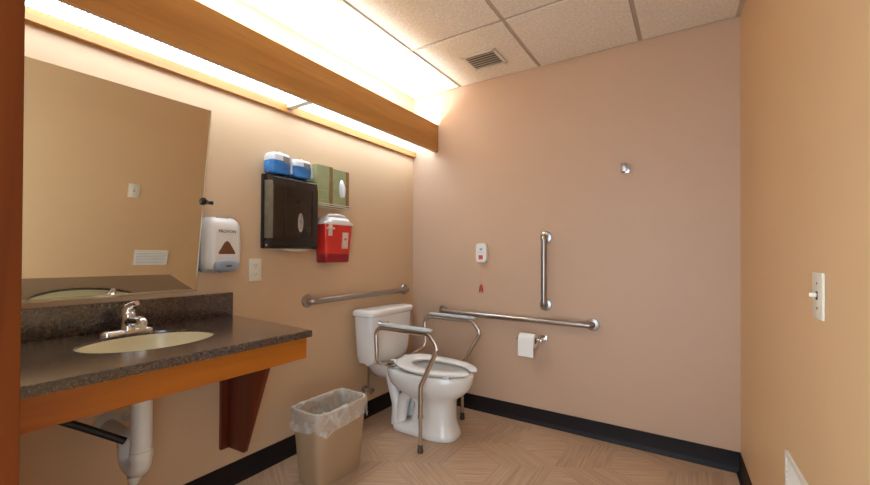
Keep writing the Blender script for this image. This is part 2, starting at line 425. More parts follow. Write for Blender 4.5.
bm = B(); box(bm, .001, .021, YF+.003, -1.558, ZT+.0005, ZT+.112, .002, 2); obj('backsplash', bm, M['top'], va)
bm = B(); box(bm, .578, .598, YF+.003, -1.583, .724, ZT-.028, .0015, 1); obj('apron', bm, M['apron'], va)
br = None
bm = B(); prism(bm, [(.02, .205), (.155, .212), (.40, .8195), (.02, .8195)], lambda u, v, d: (u, d, v), -1.580, -1.560, .001); br = obj('support_bracket', bm, M['bracket'], va)
bm = B(); box(bm, .001, .020, -1.612, -1.560, .200, .8195, .001, 1); obj('wall_cleat', bm, M['bracket'], br)
# undermount basin
sk = thing('sink', 'oval cream undermount sink set in the dark counter', 'sink', (SC[0], SC[1], .69))
bm = B()
rings = []
for k, z in ((1.10, ZT-.0105), (.998, ZT-.0105), (.985, ZT-.03), (.93, ZT-.075), (.80, ZT-.115), (.55, ZT-.140), (.25, ZT-.150), (.13, ZT-.153)):
    rings.append([(*oval(k, 2*PI*i/64), z) for i in range(64)])
for k, z in ((.13, ZT-.160), (.28, ZT-.158), (.58, ZT-.148), (.84, ZT-.122), (.97, ZT-.078), (1.10, ZT-.03)):
    rings.append([(*oval(k, 2*PI*i/64), z) for i in range(64)])
ring_loft(bm, rings+[rings[0]], False, False)
obj('basin', bm, M['bowl'], sk, ang=50)
bm = B(); disc_stack(bm, (SC[0], SC[1], ZT-.157), (0, 0, 1), [(0, .021), (.004, .026), (.006, .024), (.005, .014)]); obj('drain', bm, M['chrome'], sk)
# faucet
fa = thing('faucet', 'chrome single lever faucet behind the sink', 'faucet', (.11, -2.03, ZT))
bm = B()
prs = [(0, 1.0), (.006, 1.0), (.012, .9), (.015, .7)]
ring_loft(bm, [[(x, y, ZT+.0005+z) for x, y in sup(.11, -2.034, .027*k, .088*k, 2.6)] for z, k in prs]); obj('base_plate', bm, M['chrome'], fa)
bm = B(); disc_stack(bm, (.110, -2.032, ZT+.012), (0.06, 0, 1), [(0, .030), (.01, .028), (.04, .026), (.06, .025), (.068, .020), (.072, .008)]); obj('body', bm, M['chrome'], fa)
bm = B(); P_ = fillet([(0.112, -2.030, ZT+.038), (0.162, -2.028, ZT+.050), (0.217, -2.025, ZT+.052), (0.227, -2.032, ZT+.034)], .03)
tube(bm, P_, [.021-.003*i/len(P_) for i in range(len(P_))], 14); obj('spout', bm, M['chrome'], fa)
bm = B(); P_ = [Vector((0.110, -2.032, ZT+.076)), Vector((0.112, -2.030, ZT+.090)), Vector((0.115, -2.028, ZT+.098)), Vector((0.126, -2.022, ZT+.108)), Vector((0.144, -2.014, ZT+.114))]
tube(bm, P_, [.024, .022, .018, .012, .010], 12); obj('lever_handle', bm, M['chrome'], fa)
# waste pipe
wp = thing('sink_drain_pipe', 'white covered drain trap hanging under the sink', 'pipe', (.3, -2.055, .37))
bm = B(); cyl(bm, (.3, -2.055, .47), (.3, -2.055, .688), .032, 24); obj('tailpiece_cover', bm, M['pipe'], wp)
bm = B(); P_ = fillet([(.3, -2.055, .475), (.3, -2.055, .385), (.19, -2.055, .385), (.19, -2.055, .47), (.012, -2.056, .475)], .052)
tube(bm, P_, [.034]+[.032]*(len(P_)-6)+[.028]*5, 18); obj('trap', bm, M['pipe'], wp)
bm = B(); disc_stack(bm, (.3, -2.055, .43), (0, 0, 1), [(0, .032), (.003, .036), (.03, .036), (.033, .032)]); obj('slip_nut', bm, M['pipe'], wp)
bm = B(); disc_stack(bm, (.245, -2.055, .325), (0, 0, 1), [(0, .013), (.01, .02), (.03, .022)]); obj('cleanout_plug', bm, M['pipe'], wp)
bm = B(); disc_stack(bm, (.001, -2.056, .475), (1, 0, 0), [(0, .048), (.004, .047), (.02, .032)]); obj('escutcheon', bm, M['pipe'], wp)
bm = B(); tube(bm, [(.20, -2.42, .70), (.215, -2.30, .645), (.22, -2.22, .588), (.225, -2.14, .528), (.245, -2.085, .488)], .012, 12)
tag(obj('black_supply_pipe', bm, M['hose'], smooth=True), 'thin black pipe slanting behind the covered sink drain', 'pipe')
vv = thing('supply_valve', 'white wall valve beside the sink drain pipe', 'valve', (.03, -1.99, .47))
bm = B(); disc_stack(bm, (.001, -1.985, .49), (1, 0, 0), [(0, .026), (.004, .025), (.014, .012), (.05, .012)]); obj('escutcheon', bm, M['pipe'], vv)
bm = B(); disc_stack(bm, (.05, -1.985, .49), (1, 0, 0), [(0, .014), (.004, .017), (.02, .017), (.022, .012)]); obj('valve_handle', bm, M['pipe'], vv)

# ------------------------------------------------------------------ soap dispenser
SS=1.04
so = thing('soap_dispenser', 'white soap dispenser with grey push bar on the wall beside the mirror', 'soap dispenser', (.05, -1.645, 1.065))
bm = B()
def yz(cy, cz, b_, a, n, x, k=48): return [(x, y, z) for y, z in sup(cy, cz, b_, a, n, k)]
SY, SZ = -1.641, 1.193
ring_loft(bm, [yz(SY, SZ, .083, .131, 7, .001), yz(SY, SZ, .084, .132, 7, .02), yz(SY, SZ-.001, .082, .129, 7, .034)]); obj('back_plate', bm, M['dgrey'], so)
bm = B()
ring_loft(bm, [yz(SY, SZ+.004, .0815, .127, 6, .030), yz(SY, SZ+.004, .0815, .126, 6, .06), yz(SY, SZ+.001, .078, .119, 5, .088), yz(SY, SZ-.004, .069, .104, 4.2, .103), yz(SY, SZ-.006, .05, .08, 3.5, .109), yz(SY, SZ-.006, .02, .03, 3, .1105)])
obj('shell', bm, M['disp'], so, ang=60)
bm = B(); prism(bm, [(SY-.040, 1.150), (SY+.036, 1.150), (SY+.038, 1.156), (SY+.010, 1.204), (SY-.002, 1.212), (SY-.014, 1.204), (SY-.042, 1.156)], lambda u, v, d: (d, u, v), .1045, .1125, .001); obj('sight_window', bm, M['brownwin'], so)
bm = B(); ring_loft(bm, [yz(SY, 1.098, .058, .028, 2.6, .085), yz(SY, 1.098, .060, .030, 2.6, .112), yz(SY, 1.098, .054, .026, 2.6, .121), yz(SY, 1.098, .03, .012, 2.6, .124)]); pb = obj('push_bar', bm, M['dgrey'], so, ang=60)
bm = B(); ring_loft(bm, [yz(SY, 1.095, .016, .005, 2.4, .121, 16), yz(SY, 1.095, .016, .005, 2.4, .1255, 16)]); obj('recess', bm, M['text'], pb)
bm = B(); box(bm, .025, .07, SY-.03, SY+.03, 1.3165, 1.3245, .002); obj('top_latch', bm, M['dgrey'], so)
bm = B(); disc_stack(bm, (.07, SY-.01, 1.082), (0, 0, -1), [(0, .012), (.012, .010), (.02, .006)]); obj('nozzle', bm, M['dgrey'], so)
mt = Matrix.Translation((.1085, SY, 1.255)) @ Matrix.Rotation(math.radians(8), 4, 'Y').inverted() @ Matrix(((0, 0, 1, 0), (1, 0, 0, 0), (0, 1, 0, 0), (0, 0, 0, 1)))
obj('lettering', text_bm('PROVON', .020, mt, .0025), M['text'], so, smooth=False)

# ------------------------------------------------------------------ outlet, towel dispenser
ou = thing('wall_outlet', 'ivory duplex wall outlet between soap and towel dispensers', 'outlet', (.003, -1.429, 1.008))
bm = B(); box(bm, .0005, .006, -1.465, -1.393, 1.008, 1.126, .002); cp = obj('cover_plate', bm, M['ivory'], ou)
for z in (1.044, 1.090):
    bm = B(); ring_loft(bm, [yz(-1.429, z, .017, .0165, 4, .005, 32), yz(-1.429, z, .0165, .016, 4, .008, 32)]); rc = obj('receptacle', bm, M['ivory'], ou)
    bm = B(); box(bm, .0075, .0084, -1.437, -1.435, z-.002, z+.008); box(bm, .0075, .0084, -1.424, -1.422, z-.002, z+.007); disc_stack(bm, (.0075, -1.429, z-.008), (1, 0, 0), [(0, .0025), (.0009, .0025)], 10); obj('slots', bm, M['slot'], rc, smooth=False)

td = thing('paper_towel_dispenser', 'black smoked plastic paper towel dispenser on the left wall', 'towel dispenser', (.05, -1.245, 1.18))
Y0, Y1, ZB, ZC = -1.400, -1.095, 1.180, 1.580
bm = B(); box(bm, .001, .022, Y0, Y1, ZB, ZC, .006); obj('back_panel', bm, M['black'], td)
pc = [(.0215, ZB+.035), (.098, ZB+.035), (.106, ZB+.07), (.108, ZC-.07), (.098, ZC-.022), (.075, ZC-.006), (.0215, ZC-.004)]
bm = B(); prism(bm, pc, lambda u, v, d: (u, d, v), Y0+.012, Y1-.004, .004); obj('cover', bm, M['smoke'], td, ang=30)
bm = B(); prism(bm, [(.024, ZB+.055), (.094, ZB+.055), (.096, ZC-.07), (.088, ZC-.04), (.024, ZC-.035)], lambda u, v, d: (u, d, v), Y0+.008, Y0+.016, .002); obj('side_window', bm, M['smoke_side'], td)
for yy in (Y0+.075, Y1-.045):
    bm = B(); box(bm, .10, .1105, yy-.004, yy+.004, ZB+.06, ZC-.07, .002); obj('cover_rib', bm, M['black'], td)
bm = B(); prism(bm, [(.0215, ZB+.001), (.09, ZB+.001), (.104, ZB+.012), (.104, ZB+.045), (.0215, ZB+.045)], lambda u, v, d: (u, d, v), Y0+.006, Y1-.001, .003); lo = obj('lower_tray', bm, M['black'], td)
bm = B(); disc_stack(bm, (.05, Y0+.0055, ZB+.018), (0, -1, 0), [(0, .006), (.003, .005)], 12); obj('lock', bm, M['chrome'], lo)
bm = B(); ring_loft(bm, [yz(-1.226, 1.325, .019, .055, 2, .106, 40), yz(-1.226, 1.325, .018, .053, 2, .1125, 40)]); em = obj('oval_emblem', bm, M['chrome'], td)
bm = B(); ring_loft(bm, [yz(-1.226, 1.325, .013, .046, 2, .112, 40), yz(-1.226, 1.325, .0125, .045, 2, .1135, 40)]); obj('emblem_face', bm, M['gfilm'], em)
bm = B()
ra = []
for k in range(15):
    y = Y0+.05+k*(Y1-Y0-.09)/14; s_ = math.sin(PI*k/14)
    ra.append([(.03, y, ZB-.0005), (.085, y, ZB-.0005), (.09, y, ZB-.002-.014*s_), (.05, y, ZB-.004-.014*s_)])
ring_loft(bm, ra); tw = obj('paper_towel', bm, M['towel']); tag(tw, 'folded tan paper towel peeking out under the black dispenser', 'paper towel')
# packs on top
def pack(yc, w, h, x0, x1, rz, label):
    root = thing('wrapped_pack', label, 'package', ((x0+x1)/2, yc, ZC), group='wrapped packs on the towel dispenser')
    mt = Matrix.Translation(((x0+x1)/2, yc, ZC+.001)) @ Matrix.Rotation(rz, 4, 'Z')
    def add(name, rings, m):
        t = B(); ring_loft(t, rings); b2 = B(); merge(b2, t, 0, mt); return obj(name, b2, m, root, ang=70)
    dx = (x1-x0)/2
    def rg(z, k, n=4.5): return [(x, y, z) for x, y in sup(0, 0, dx*k, w/2*k, n, 40)]
    add('blue_wrap', [rg(0, .92), rg(.006, 1), rg(h*.35, 1.03), rg(h*.60, 1.01)], M['blue'])
    add('white_wrap', [rg(h*.58, 1.0), rg(h*.62, 1.012), rg(h*.85, .97), rg(h*.96, .86), rg(h, .6, 3)], M['film'])
    t = B(); prism(t, [(w*.44, h*.04), (w*.52, h*.06), (w*.50, h*.8), (w*.43, h*.84)], lambda u, v, d: (d, u, v), -dx*.9, dx*1.03, .002); b2 = B(); merge(b2, t, 0, mt); obj('end_seal', b2, M['film'], root)
    t = B(); prism(t, [(w*.05, h*.55), (w*.36, h*.45), (w*.38, h*.82), (w*.02, h*.84)], lambda u, v, d: (d, u, v), dx*.5, dx*1.035, .002); b2 = B(); merge(b2, t, 0, mt); obj('printed_panel', b2, M['gfilm'], root)
    t = B(); tube(t, [(dx*.2, w*.05, h*.97), (dx*.1, w*.1, h*1.05), (0, w*.16, h*1.10)], [.012, .007, .002], 8); b2 = B(); merge(b2, t, 0, mt); obj('twisted_end', b2, M['film'], root)
pack(-1.335, .122, .112, .008, .098, .0, 'blue and white wrapped pack, left one on the black towel dispenser')
pack(-1.195, .118, .100, .012, .100, -.12, 'blue and white wrapped pack, right one on the black towel dispenser, nearest the green boxes')

# ------------------------------------------------------------------ glove boxes
gh = thing('glove_box_holder', 'white wire holder around the green glove boxes', 'holder', (.03, -.95, 1.44))
bm = B()
for z in (1.475, 1.53): tube(bm, [(.004, -.765, z), (.06, -.80, z), (.084, -.815, z)], .0016, 8)
for z in (1.443,):
    tube(bm, [(.003, -1.09, z), (.084, -1.09, z), (.084, -.813, z), (.003, -.813, z)], .0022, 8, fil=.01)
    tube(bm, [(.084, -1.09, z), (.086, -1.09, z+.012), (.086, -.813, z+.012), (.084, -.813, z)], .0018, 8)
obj('wire', bm, M['clear'], gh)
bm = B(); box(bm, .0005, .003, -1.088, -.815, 1.441, 1.66, .001); obj('back_plate', bm, M['clear'], gh)
def gbox(y0, y1, z0, z1, label, opening):
    g = thing('glove_box', label, 'box', (.04, (y0+y1)/2, z0), group='green glove boxes')
    bm = B(); box(bm, .0035, .080, y0, y1, z0, z1, .0015, 1); obj('carton', bm, M['green'], g)
    w = y1-y0
    bm = B(); box(bm, .0795, .0806, y1-w*.22, y1-.001, z0+.001, z1-.001); obj('printed_stripe', bm, M['brown'], g, smooth=False)
    if opening:
        bm = B(); zc = (z0+z1)/2; yc = y0+w*.50
        ring_loft(bm, [yz(yc, zc, .017, .056, 2, .0800, 32), yz(yc, zc, .016, .054, 2, .0812, 32)]); op = obj('opening', bm, M['glove'], g)
        bm = B(); P_ = [Vector((.079, yc+.004, zc+.052)), Vector((.088, yc-.004, zc+.03)), Vector((.093, yc+.002, zc)), Vector((.090, yc+.008, zc-.03)), Vector((.082, yc+.018, zc-.052))]
        tube(bm, P_, [.008, .014, .016, .013, .006], 10)
        tag(obj('white_glove', bm, M['glove'], base=(.09, yc, zc-.055)), 'white glove sticking out of the right green box', 'glove')
    else:
        bm = B()
        y2, y3, z2, z3 = y0+.012, y0+w*.66, z0+.030, z0+.090
        for a_ in ((y2, y3, z2, z2+.003), (y2, y3, z3-.003, z3), (y2, y2+.003, z2, z3), (y3-.003, y3, z2, z3)): box(bm, .0795, .0806, a_[0], a_[1], a_[2], a_[3])
        obj('printed_outline', bm, M['greenl'], g, smooth=False)
gbox(-1.087, -.962, 1.446, 1.684, 'green glove box with pale square outline, beside the blue and white packs', False)
gbox(-.957, -.822, 1.446, 1.676, 'green glove box with a white glove showing in its opening', True)

# ------------------------------------------------------------------ sharps container
sh_ = thing('sharps_container', 'red sharps container with white lid on the wall right of the towel dispenser', 'sharps container', (.06, -.93, 1.10))
def xy(x0, x1, y0, y1, z, n=8): return [(x, y, z) for x, y in sup((x0+x1)/2, (y0+y1)/2, (x1-x0)/2, (y1-y0)/2, n, 40)]
bm = B(); ring_loft(bm, [xy(.018, .102, -1.030, -.845, 1.100), xy(.014, .108, -1.036, -.839, 1.108), xy(.012, .111, -1.038, -.836, 1.155)]); obj('filled_base', bm, M['redfill'], sh_, ang=50)
bm = B(); ring_loft(bm, [xy(.012, .111, -1.038, -.836, 1.155), xy(.010, .117, -1.048, -.820, 1.322), xy(.010, .118, -1.050, -.818, 1.330)]); obj('body', bm, M['red'], sh_, ang=50)
bm = B(); ring_loft(bm, [xy(.008, .121, -1.052, -.812, 1.330, 6), xy(.008, .124, -1.055, -.806, 1.334, 6), xy(.008, .123, -1.053, -.808, 1.345, 6), xy(.012, .112, -1.025, -.825, 1.350, 6), xy(.012, .102, -1.015, -.835, 1.374, 5), xy(.02, .09, -1.0, -.85, 1.380, 5)]); ld = obj('lid', bm, M['lidw'], sh_, ang=50)
bm = B(); tube(bm, [(.06, -1.01, 1.368), (.09, -1.0, 1.388), (.095, -.93, 1.392), (.09, -.87, 1.386), (.06, -.845, 1.368)], .008, 10, fil=.01); obj('handle_loop', bm, M['lidw'], ld)
bm = B(); ring_loft(bm, [xy(.102, .122, -1.0, -.85, 1.347, 4), xy(.103, .120, -.995, -.855, 1.360, 4)]); obj('flap', bm, M['lidw'], ld)
bm = B(); box(bm, .113, .124, -1.028, -1.0, 1.262, 1.332, .003); box(bm, .113, .130, -1.042, -.986, 1.300, 1.311, .003); obj('latch', bm, M['label'], sh_)
bm = B(); prism(bm, [(-.916, 1.185), (-.868, 1.185), (-.868, 1.285), (-.916, 1.285)], lambda u, v, d: (d+.00035/.0055*(v-1.185)*1.0, u, v), .1115, .1175, .001); lb = obj('warning_label', bm, M['label'], sh_)
bm = B()
disc_stack(bm, (.1200, -.892, 1.248), (1, 0, 0), [(0, .012), (.0016, .012)], 20)
obj('warning_symbol', bm, M['callred'], lb)
bm = B(); box(bm, .116, .1208, -.909, -.876, 1.274, 1.280); obj('printed_line', bm, M['text'], lb, smooth=False); bm = B(); box(bm, .114, .1188, -.909, -.880, 1.206, 1.214); obj('printed_line', bm, M['text'], lb, smooth=False)
bm = B(); box(bm, .0005, .012, -1.0, -.86, 1.14, 1.32, .003); obj('wall_bracket', bm, M['lidw'], sh_)

# ------------------------------------------------------------------ grab bars
def grab(name, pts, wn, label):
    """pts: wall points; wn: wall normal"""
    a, b_ = Vector(pts[0]), Vector(pts[1]); wn = Vector(wn)
    g = thing(name, label, 'grab bar', pts[0], group=None)
    bm = B(); o = .048
    tube(bm, [a+wn*.004, a+wn*o, b_+wn*o, b_+wn*.004], .0185, 16, fil=.034); obj('bar', bm, M['steel'], g)
    for p in (a, b_):
        bm = B(); disc_stack(bm, p+wn*.0005, wn, [(0, .040), (.003, .041), (.009, .038), (.012, .028), (.014, .018)], 28); obj('flange', bm, M['steel'], g)
grab('grab_bar', [(0, -1.085, .870), (0, -.120, .872)], (1, 0, 0), 'steel grab bar on the left wall above the toilet tank')
grab('grab_bar', [(.300, 0, .712), (1.405, 0, .712)], (0, -1, 0), 'long horizontal steel grab bar on the far wall beside the toilet')
grab('grab_bar', [(1.105, 0, 1.272), (1.105, 0, .818)], (0, -1, 0), 'short vertical steel grab bar on the far wall')

# ------------------------------------------------------------------ toilet
TY = -.50
to = thing('toilet', 'white two piece toilet standing in the far left corner', 'toilet', (.45, TY, 0))
def egg(xb, xf, hw, z, nb=2.8, nf=2.0, k=64, cf=.42, yc=TY):
    cx = xb+(xf-xb)*cf; o = []
    for i in range(k):
        t = 2*PI*i/k; c, s_ = math.cos(t), math.sin(t); n = nf if c > 0 else nb
        a = (xf-cx) if c > 0 else (cx-xb)
        o.append((cx+a*math.copysign(abs(c)**(2/n), c), yc+hw*math.copysign(abs(s_)**(2/n), s_), z))
    return o
bm = B()
S_ = [(.262, .706, .120, .0005, 5, 3), (.259, .710, .125, .006, 5, 3), (.259, .710, .125, .028, 5, 3), (.266, .703, .118, .045, 4.5, 3), (.36, .696, .109, .062, 4, 3), (.41, .683, .102, .09, 3.5, 3), (.43, .680, .099, .12, 3, 2.8),
      (.43, .680, .099, .18, 3, 2.7), (.41, .683, .104, .225, 3, 2.6), (.35, .70, .122, .25, 3, 2.3), (.27, .745, .150, .280, 3, 2.1), (.235, .785, .172, .320, 3, 2.05), (.22, .802, .182, .360, 3, 2), (.215, .806, .185, .400, 3, 2), (.215, .796, .178, .408, 3, 2),
      (.33, .770, .148, .409, 2.2, 2), (.35, .755, .135, .395, 2.2, 2), (.37, .73, .12, .33, 2.2, 2), (.40, .66, .085, .27, 2.2, 2), (.44, .6, .05, .25, 2, 2)]
ring_loft(bm, [egg(a, b_, c, z, nb, nf) for a, b_, c, z, nb, nf in S_]); obj('bowl', bm, M['porc'], to, ang=60)
bm = B(); ring_loft(bm, [egg(.39, .68, .096, .286, 2.2, 2), egg(.39, .68, .096, .288, 2.2, 2)]); obj('water', bm, M['water'], to)
# tank deck, rear column, exposed trapway
bm = B(); ring_loft(bm, [xy(.05, .30, TY-.06, TY+.06, .30, 3), xy(.04, .34, TY-.10, TY+.10, .345, 4), xy(.03, .36, TY-.115, TY+.115, .385, 5), xy(.03, .36, TY-.118, TY+.118, .410, 5), xy(.035, .35, TY-.112, TY+.112, .418, 5)]); obj('tank_deck', bm, M['porc'], to, ang=60)
for sgn in (-1, 1):
    bm = B()
    y_ = TY+sgn*.058
    P_ = fillet([(.43, y_, .05), (.48, y_, .20), (.40, y_, .275), (.335, y_, .20), (.30, y_, .035)], .05)
    P2 = [Vector(p) for p in P_]
    tube(bm, P2, .040, 18); obj('trapway', bm, M['porc'], to)
    bm = B(); P_ = [Vector(p) for p in fillet([(.285, TY+sgn*.064, .03), (.275, TY+sgn*.058, .16), (.24, TY+sgn*.062, .28), (.225, TY+sgn*.07, .385)], .08)]
    tube(bm, P_, [.045]+[.036]*(len(P_)-2)+[.040], 16); obj('rear_column', bm, M['porc'], to)
    bm = B(); disc_stack(bm, (.36, TY+sgn*.099, .026), (0, 0, 1), [(0, .022), (.012, .021), (.024, .014), (.028, .004)]); obj('bolt_cap', bm, M['porc'], to)
# tank
bm = B(); TYc = -.508
ring_loft(bm, [xy(.05, .180, TYc-.17, TYc+.17, .420, 5), xy(.042, .190, TYc-.203, TYc+.203, .428, 5), xy(.036, .198, TYc-.214, TYc+.214, .47, 5.5), xy(.030, .205, TYc-.224, TYc+.224, .62, 6), xy(.026, .208, TYc-.230, TYc+.230, .740, 6)]); tk = obj('tank', bm, M['porc'], to, ang=55)
bm = B(); ring_loft(bm, [xy(.024, .212, TYc-.238, TYc+.238, .7405, 6), xy(.020, .218, TYc-.246, TYc+.246, .746, 6), xy(.020, .218, TYc-.246, TYc+.246, .769, 6), xy(.026, .212, TYc-.240, TYc+.240, .780, 6), xy(.05, .19, TYc-.20, TYc+.20, .785, 5)]); obj('tank_lid', bm, M['porc'], to, ang=55)
bm = B(); disc_stack(bm, (.204, -.665, .700), (1, 0, 0), [(0, .016), (.008, .017), (.012, .013), (.020, .008)]); tube(bm, [(.222, -.665, .700), (.228, -.64, .699), (.230, -.60, .694)], [.008, .007, .010], 10); obj('flush_lever', bm, M['chrome'], tk)
# open-front seat
bm = B()
zs = .437; gap = .30; K = 60; rings = []
def eggp(xb, xf, hw, t, nb, nf, cf=.42):
    cx = xb+(xf-xb)*cf; c, s_ = math.cos(t), math.sin(t); n = nf if c > 0 else nb; a = (xf-cx) if c > 0 else (cx-xb)
    return Vector((cx+a*math.copysign(abs(c)**(2/n), c), TY+hw*math.copysign(abs(s_)**(2/n), s_), 0))
def zseat(x): return .434+.022*max(0, (.5-x)/.25)**1.5
for i in range(K+1):
    t = gap+(2*PI-2*gap)*i/K
    O = eggp(.285, .828, .188, t, 2.8, 2); I = eggp(.385, .775, .105, t, 2.4, 2)
    tk_ = min(1, (min(i, K-i)+1)/3)
    c_ = (O+I)/2; h_ = (O-I)/2*(.85+.15*tk_)
    ring = []
    for k in range(16):
        a = 2*PI*k/16; ca, sa = math.cos(a), math.sin(a)
        q = c_+h_*math.copysign(abs(ca)**.6, ca); z = zseat(q.x)+.013*math.copysign(abs(sa)**.8, sa)*(.8+.2*tk_); ring.append((q.x, q.y, z))
    rings.append(ring)
ring_loft(bm, rings); se = obj('seat', bm, M['seat'], to, ang=60)
for y_ in (TY-.07, TY+.07):
    bm = B(); box(bm, .235, .285, y_-.018, y_+.018, .412, .448, .006); obj('hinge', bm, M['seat'], se)
for (x_, y_) in ((.70, TY-.135), (.70, TY+.135)):
    bm = B(); box(bm, x_-.02, x_+.02, y_-.008, y_+.008, .4085, .424, .003); obj('bumper', bm, M['seat'], se)

# toilet supply valve
sv = thing('toilet_supply_valve', 'chrome shutoff valve and hose under the toilet tank', 'valve', (.03, -.585, .19))
bm = B(); disc_stack(bm, (.0005, -.585, .205), (1, 0, 0), [(0, .030), (.004, .029), (.010, .012), (.06, .011)]); obj('escutcheon', bm, M['chrome'], sv)
bm = B(); disc_stack(bm, (.062, -.585, .205), (1, 0, 0), [(0, .012), (.006, .022), (.016, .022), (.02, .014)]); obj('valve_handle', bm, M['chrome'], sv)
bm = B(); tube(bm, [(.045, -.585, .21), (.046, -.587, .26), (.075, -.62, .33), (.085, -.635, .40)], .0065, 10, fil=.03); obj('supply_hose', bm, M['steel'], sv)
bm = B(); disc_stack(bm, (.085, -.635, .395), (0, 0, 1), [(0, .014), (.005, .018), (.022, .018), (.0245, .012)]); obj('coupling_nut', bm, M['white'], sv)

# ------------------------------------------------------------------ toilet safety frame
sf = thing('toilet_safety_frame', 'metal toilet safety frame with grey armrests around the toilet', 'safety frame', (.5, TY, 0))
for sgn, y_ in ((-1, -.765), (1, -.215)):
    yi = TY+sgn*.085
    x0 = .275; lx = .607 if sgn < 0 else .585
    pts = [(.262, yi, .432), (x0, y_, .470), (x0-.012, y_, .672+.022), (.66, y_, .694), (.725, y_, .622), (lx, y_, .385), (lx, y_, .20)]
    bm = B(); tube(bm, pts, .0135, 14, fil=.05); ft = obj('frame_tube', bm, M['alu'], sf)
    bm = B(); cyl(bm, (lx, y_, .03), (lx, y_, .235), .0115, 14); obj('leg_extension', bm, M['alu'], sf)
    bm = B(); disc_stack(bm, (lx, y_, .198), (0, 0, 1), [(0, .0135), (.002, .0172), (.018, .0172), (.02, .0135)]); obj('leg_collar', bm, M['alu'], sf)
    bm = B(); disc_stack(bm, (lx, y_, .0005), (0, 0, 1), [(0, .016), (.004, .0175), (.03, .0155), (.046, .0145)]); obj('rubber_foot', bm, M['rubber'], sf)
    bm = B()
    ra = []
    for k in range(13):
        x = .312+k*(.365)/12; e_ = 1 if 0 < k < 12 else .7
        zz = .717-.002*(k/12)
        ra.append([(x, y_+.026*e_*math.copysign(abs(math.cos(a))**.6, math.cos(a)), zz+.010*e_*math.copysign(abs(math.sin(a))**.8, math.sin(a))) for a in [2*PI*q/16 for q in range(16)]])
    ring_loft(bm, ra); obj('arm_pad', bm, M['pad'], sf, ang=50)
    bm = B(); box(bm, .235, .31, min(yi, yi+sgn*.06), max(yi, yi+sgn*.06), .4185, .430, .003); obj('bracket_plate', bm, M['alu'], sf)
bm = B(); box(bm, .225, .25, TY-.14, TY+.14, .4188, .4235, .001); obj('cross_bracket', bm, M['alu'], sf)

# ------------------------------------------------------------------ waste bin and its bag
wb = thing('waste_bin', 'beige plastic waste bin beside the vanity', 'waste bin', (.33, -1.20, 0))
def rr(x0, x1, y0, y1, z, n=6, k=72, wob=0, ph=0, zw=0):
    o = []
    for i, (x, y) in enumerate(sup((x0+x1)/2, (y0+y1)/2, (x1-x0)/2, (y1-y0)/2, n, k)):
        q = 1+wob*(math.sin(i*.9+ph)+.6*math.sin(i*2.3+ph*2)); cx, cy = (x0+x1)/2, (y0+y1)/2
        o.append((cx+(x-cx)*q, cy+(y-cy)*q, z+zw*(math.sin(i*.35+ph)+.5*math.sin(i*.9+ph))))
    return o
bx0, bx1, by0, by1 = .217, .453, -1.388, -1.020
bm = B()
ring_loft(bm, [rr(.25, .420, -1.350, -1.058, .001), rr(.246, .424, -1.354, -1.054, .008), rr(.226, .444, -1.380, -1.028, .34), rr(.224, .446, -1.381, -1.027, .372), rr(.231, .439, -1.374, -1.034, .372), rr(.252, .418, -1.346, -1.06, .012)]); obj('body', bm, M['bin'], wb, ang=50)
bm = B()
ring_loft(bm, [rr(.222, .448, -1.383, -1.025, .352), rr(bx0, bx1, by0, by1, .355), rr(bx0, bx1, by0, by1, .372), rr(bx0+.003, bx1-.003, by0+.003, by1-.003, .380), rr(.232, .438, -1.373, -1.035, .378), rr(.232, .438, -1.373, -1.035, .36)], False, False); obj('rim', bm, M['bin'], wb, ang=50)
bm = B()
L_ = [(bx0-.004, bx1+.004, by0-.004, by1+.004, .285, .020, 0), (bx0-.001, bx1+.001, by0-.001, by1+.001, .30, .010, .5), (bx0-.003, bx1+.003, by0-.003, by1+.003, .33, .007, 1), (bx0-.002, bx1+.002, by0-.002, by1+.002, .37, .0015, 1.5), (bx0, bx1, by0, by1, .382, .001, 2),
      (.234, .436, -1.371, -1.037, .383, .001, 2), (.238, .432, -1.366, -1.042, .35, .012, 3), (.25, .425, -1.352, -1.056, .27, .03, 4), (.262, .41, -1.34, -1.07, .17, .04, 5), (.28, .395, -1.31, -1.09, .09, .05, 6), (.31, .36, -1.25, -1.15, .07, .02, 7)]
ring_loft(bm, [rr(a, b_, c, d, z, 6, 72, w_, p_, .016 if z == .285 else .004 if w_ > .005 else 0) for a, b_, c, d, z, w_, p_ in L_], False, True); bl = obj('bin_liner', bm, M['bag'], base=(.33, -1.2, .09), ang=180)
tag(bl, 'clear plastic bag lining the beige waste bin', 'bin bag')

# ------------------------------------------------------------------ things on the far wall
cs = thing('call_station', 'white emergency call box on the far wall above the grab bar', 'call box', (.63, -.015, 1.10))
def xz(cx, cz, a, b_, n, y, k=40): return [(x, y, z) for x, z in sup(cx, cz, a, b_, n, k)]
bm = B(); ring_loft(bm, [xz(.634, 1.165, .045, .072, 5, -.0005), xz(.634, 1.165, .045, .072, 5, -.022), xz(.634, 1.165, .041, .068, 5, -.029), xz(.634, 1.165, .02, .04, 4, -.030)]); obj('housing', bm, M['white'], cs, ang=50)
bm = B(); disc_stack(bm, (.634, -.029, 1.192), (0, -1, 0), [(0, .011), (.0025, .011)], 20); box(bm, .606, .662, -.0312, -.0285, 1.1665, 1.169); obj('printed_mark', bm, M['callblue'], cs, smooth=False)
bm = B(); box(bm, .616, .650, -.0335, -.028, 1.118, 1.148, .003); obj('button', bm, M['callred'], cs)
bm = B(); cyl(bm, (.630, -.018, .93), (.630, -.018, 1.097), .0014, 8); pcord = obj('pull_cord', bm, M['cord'], cs)
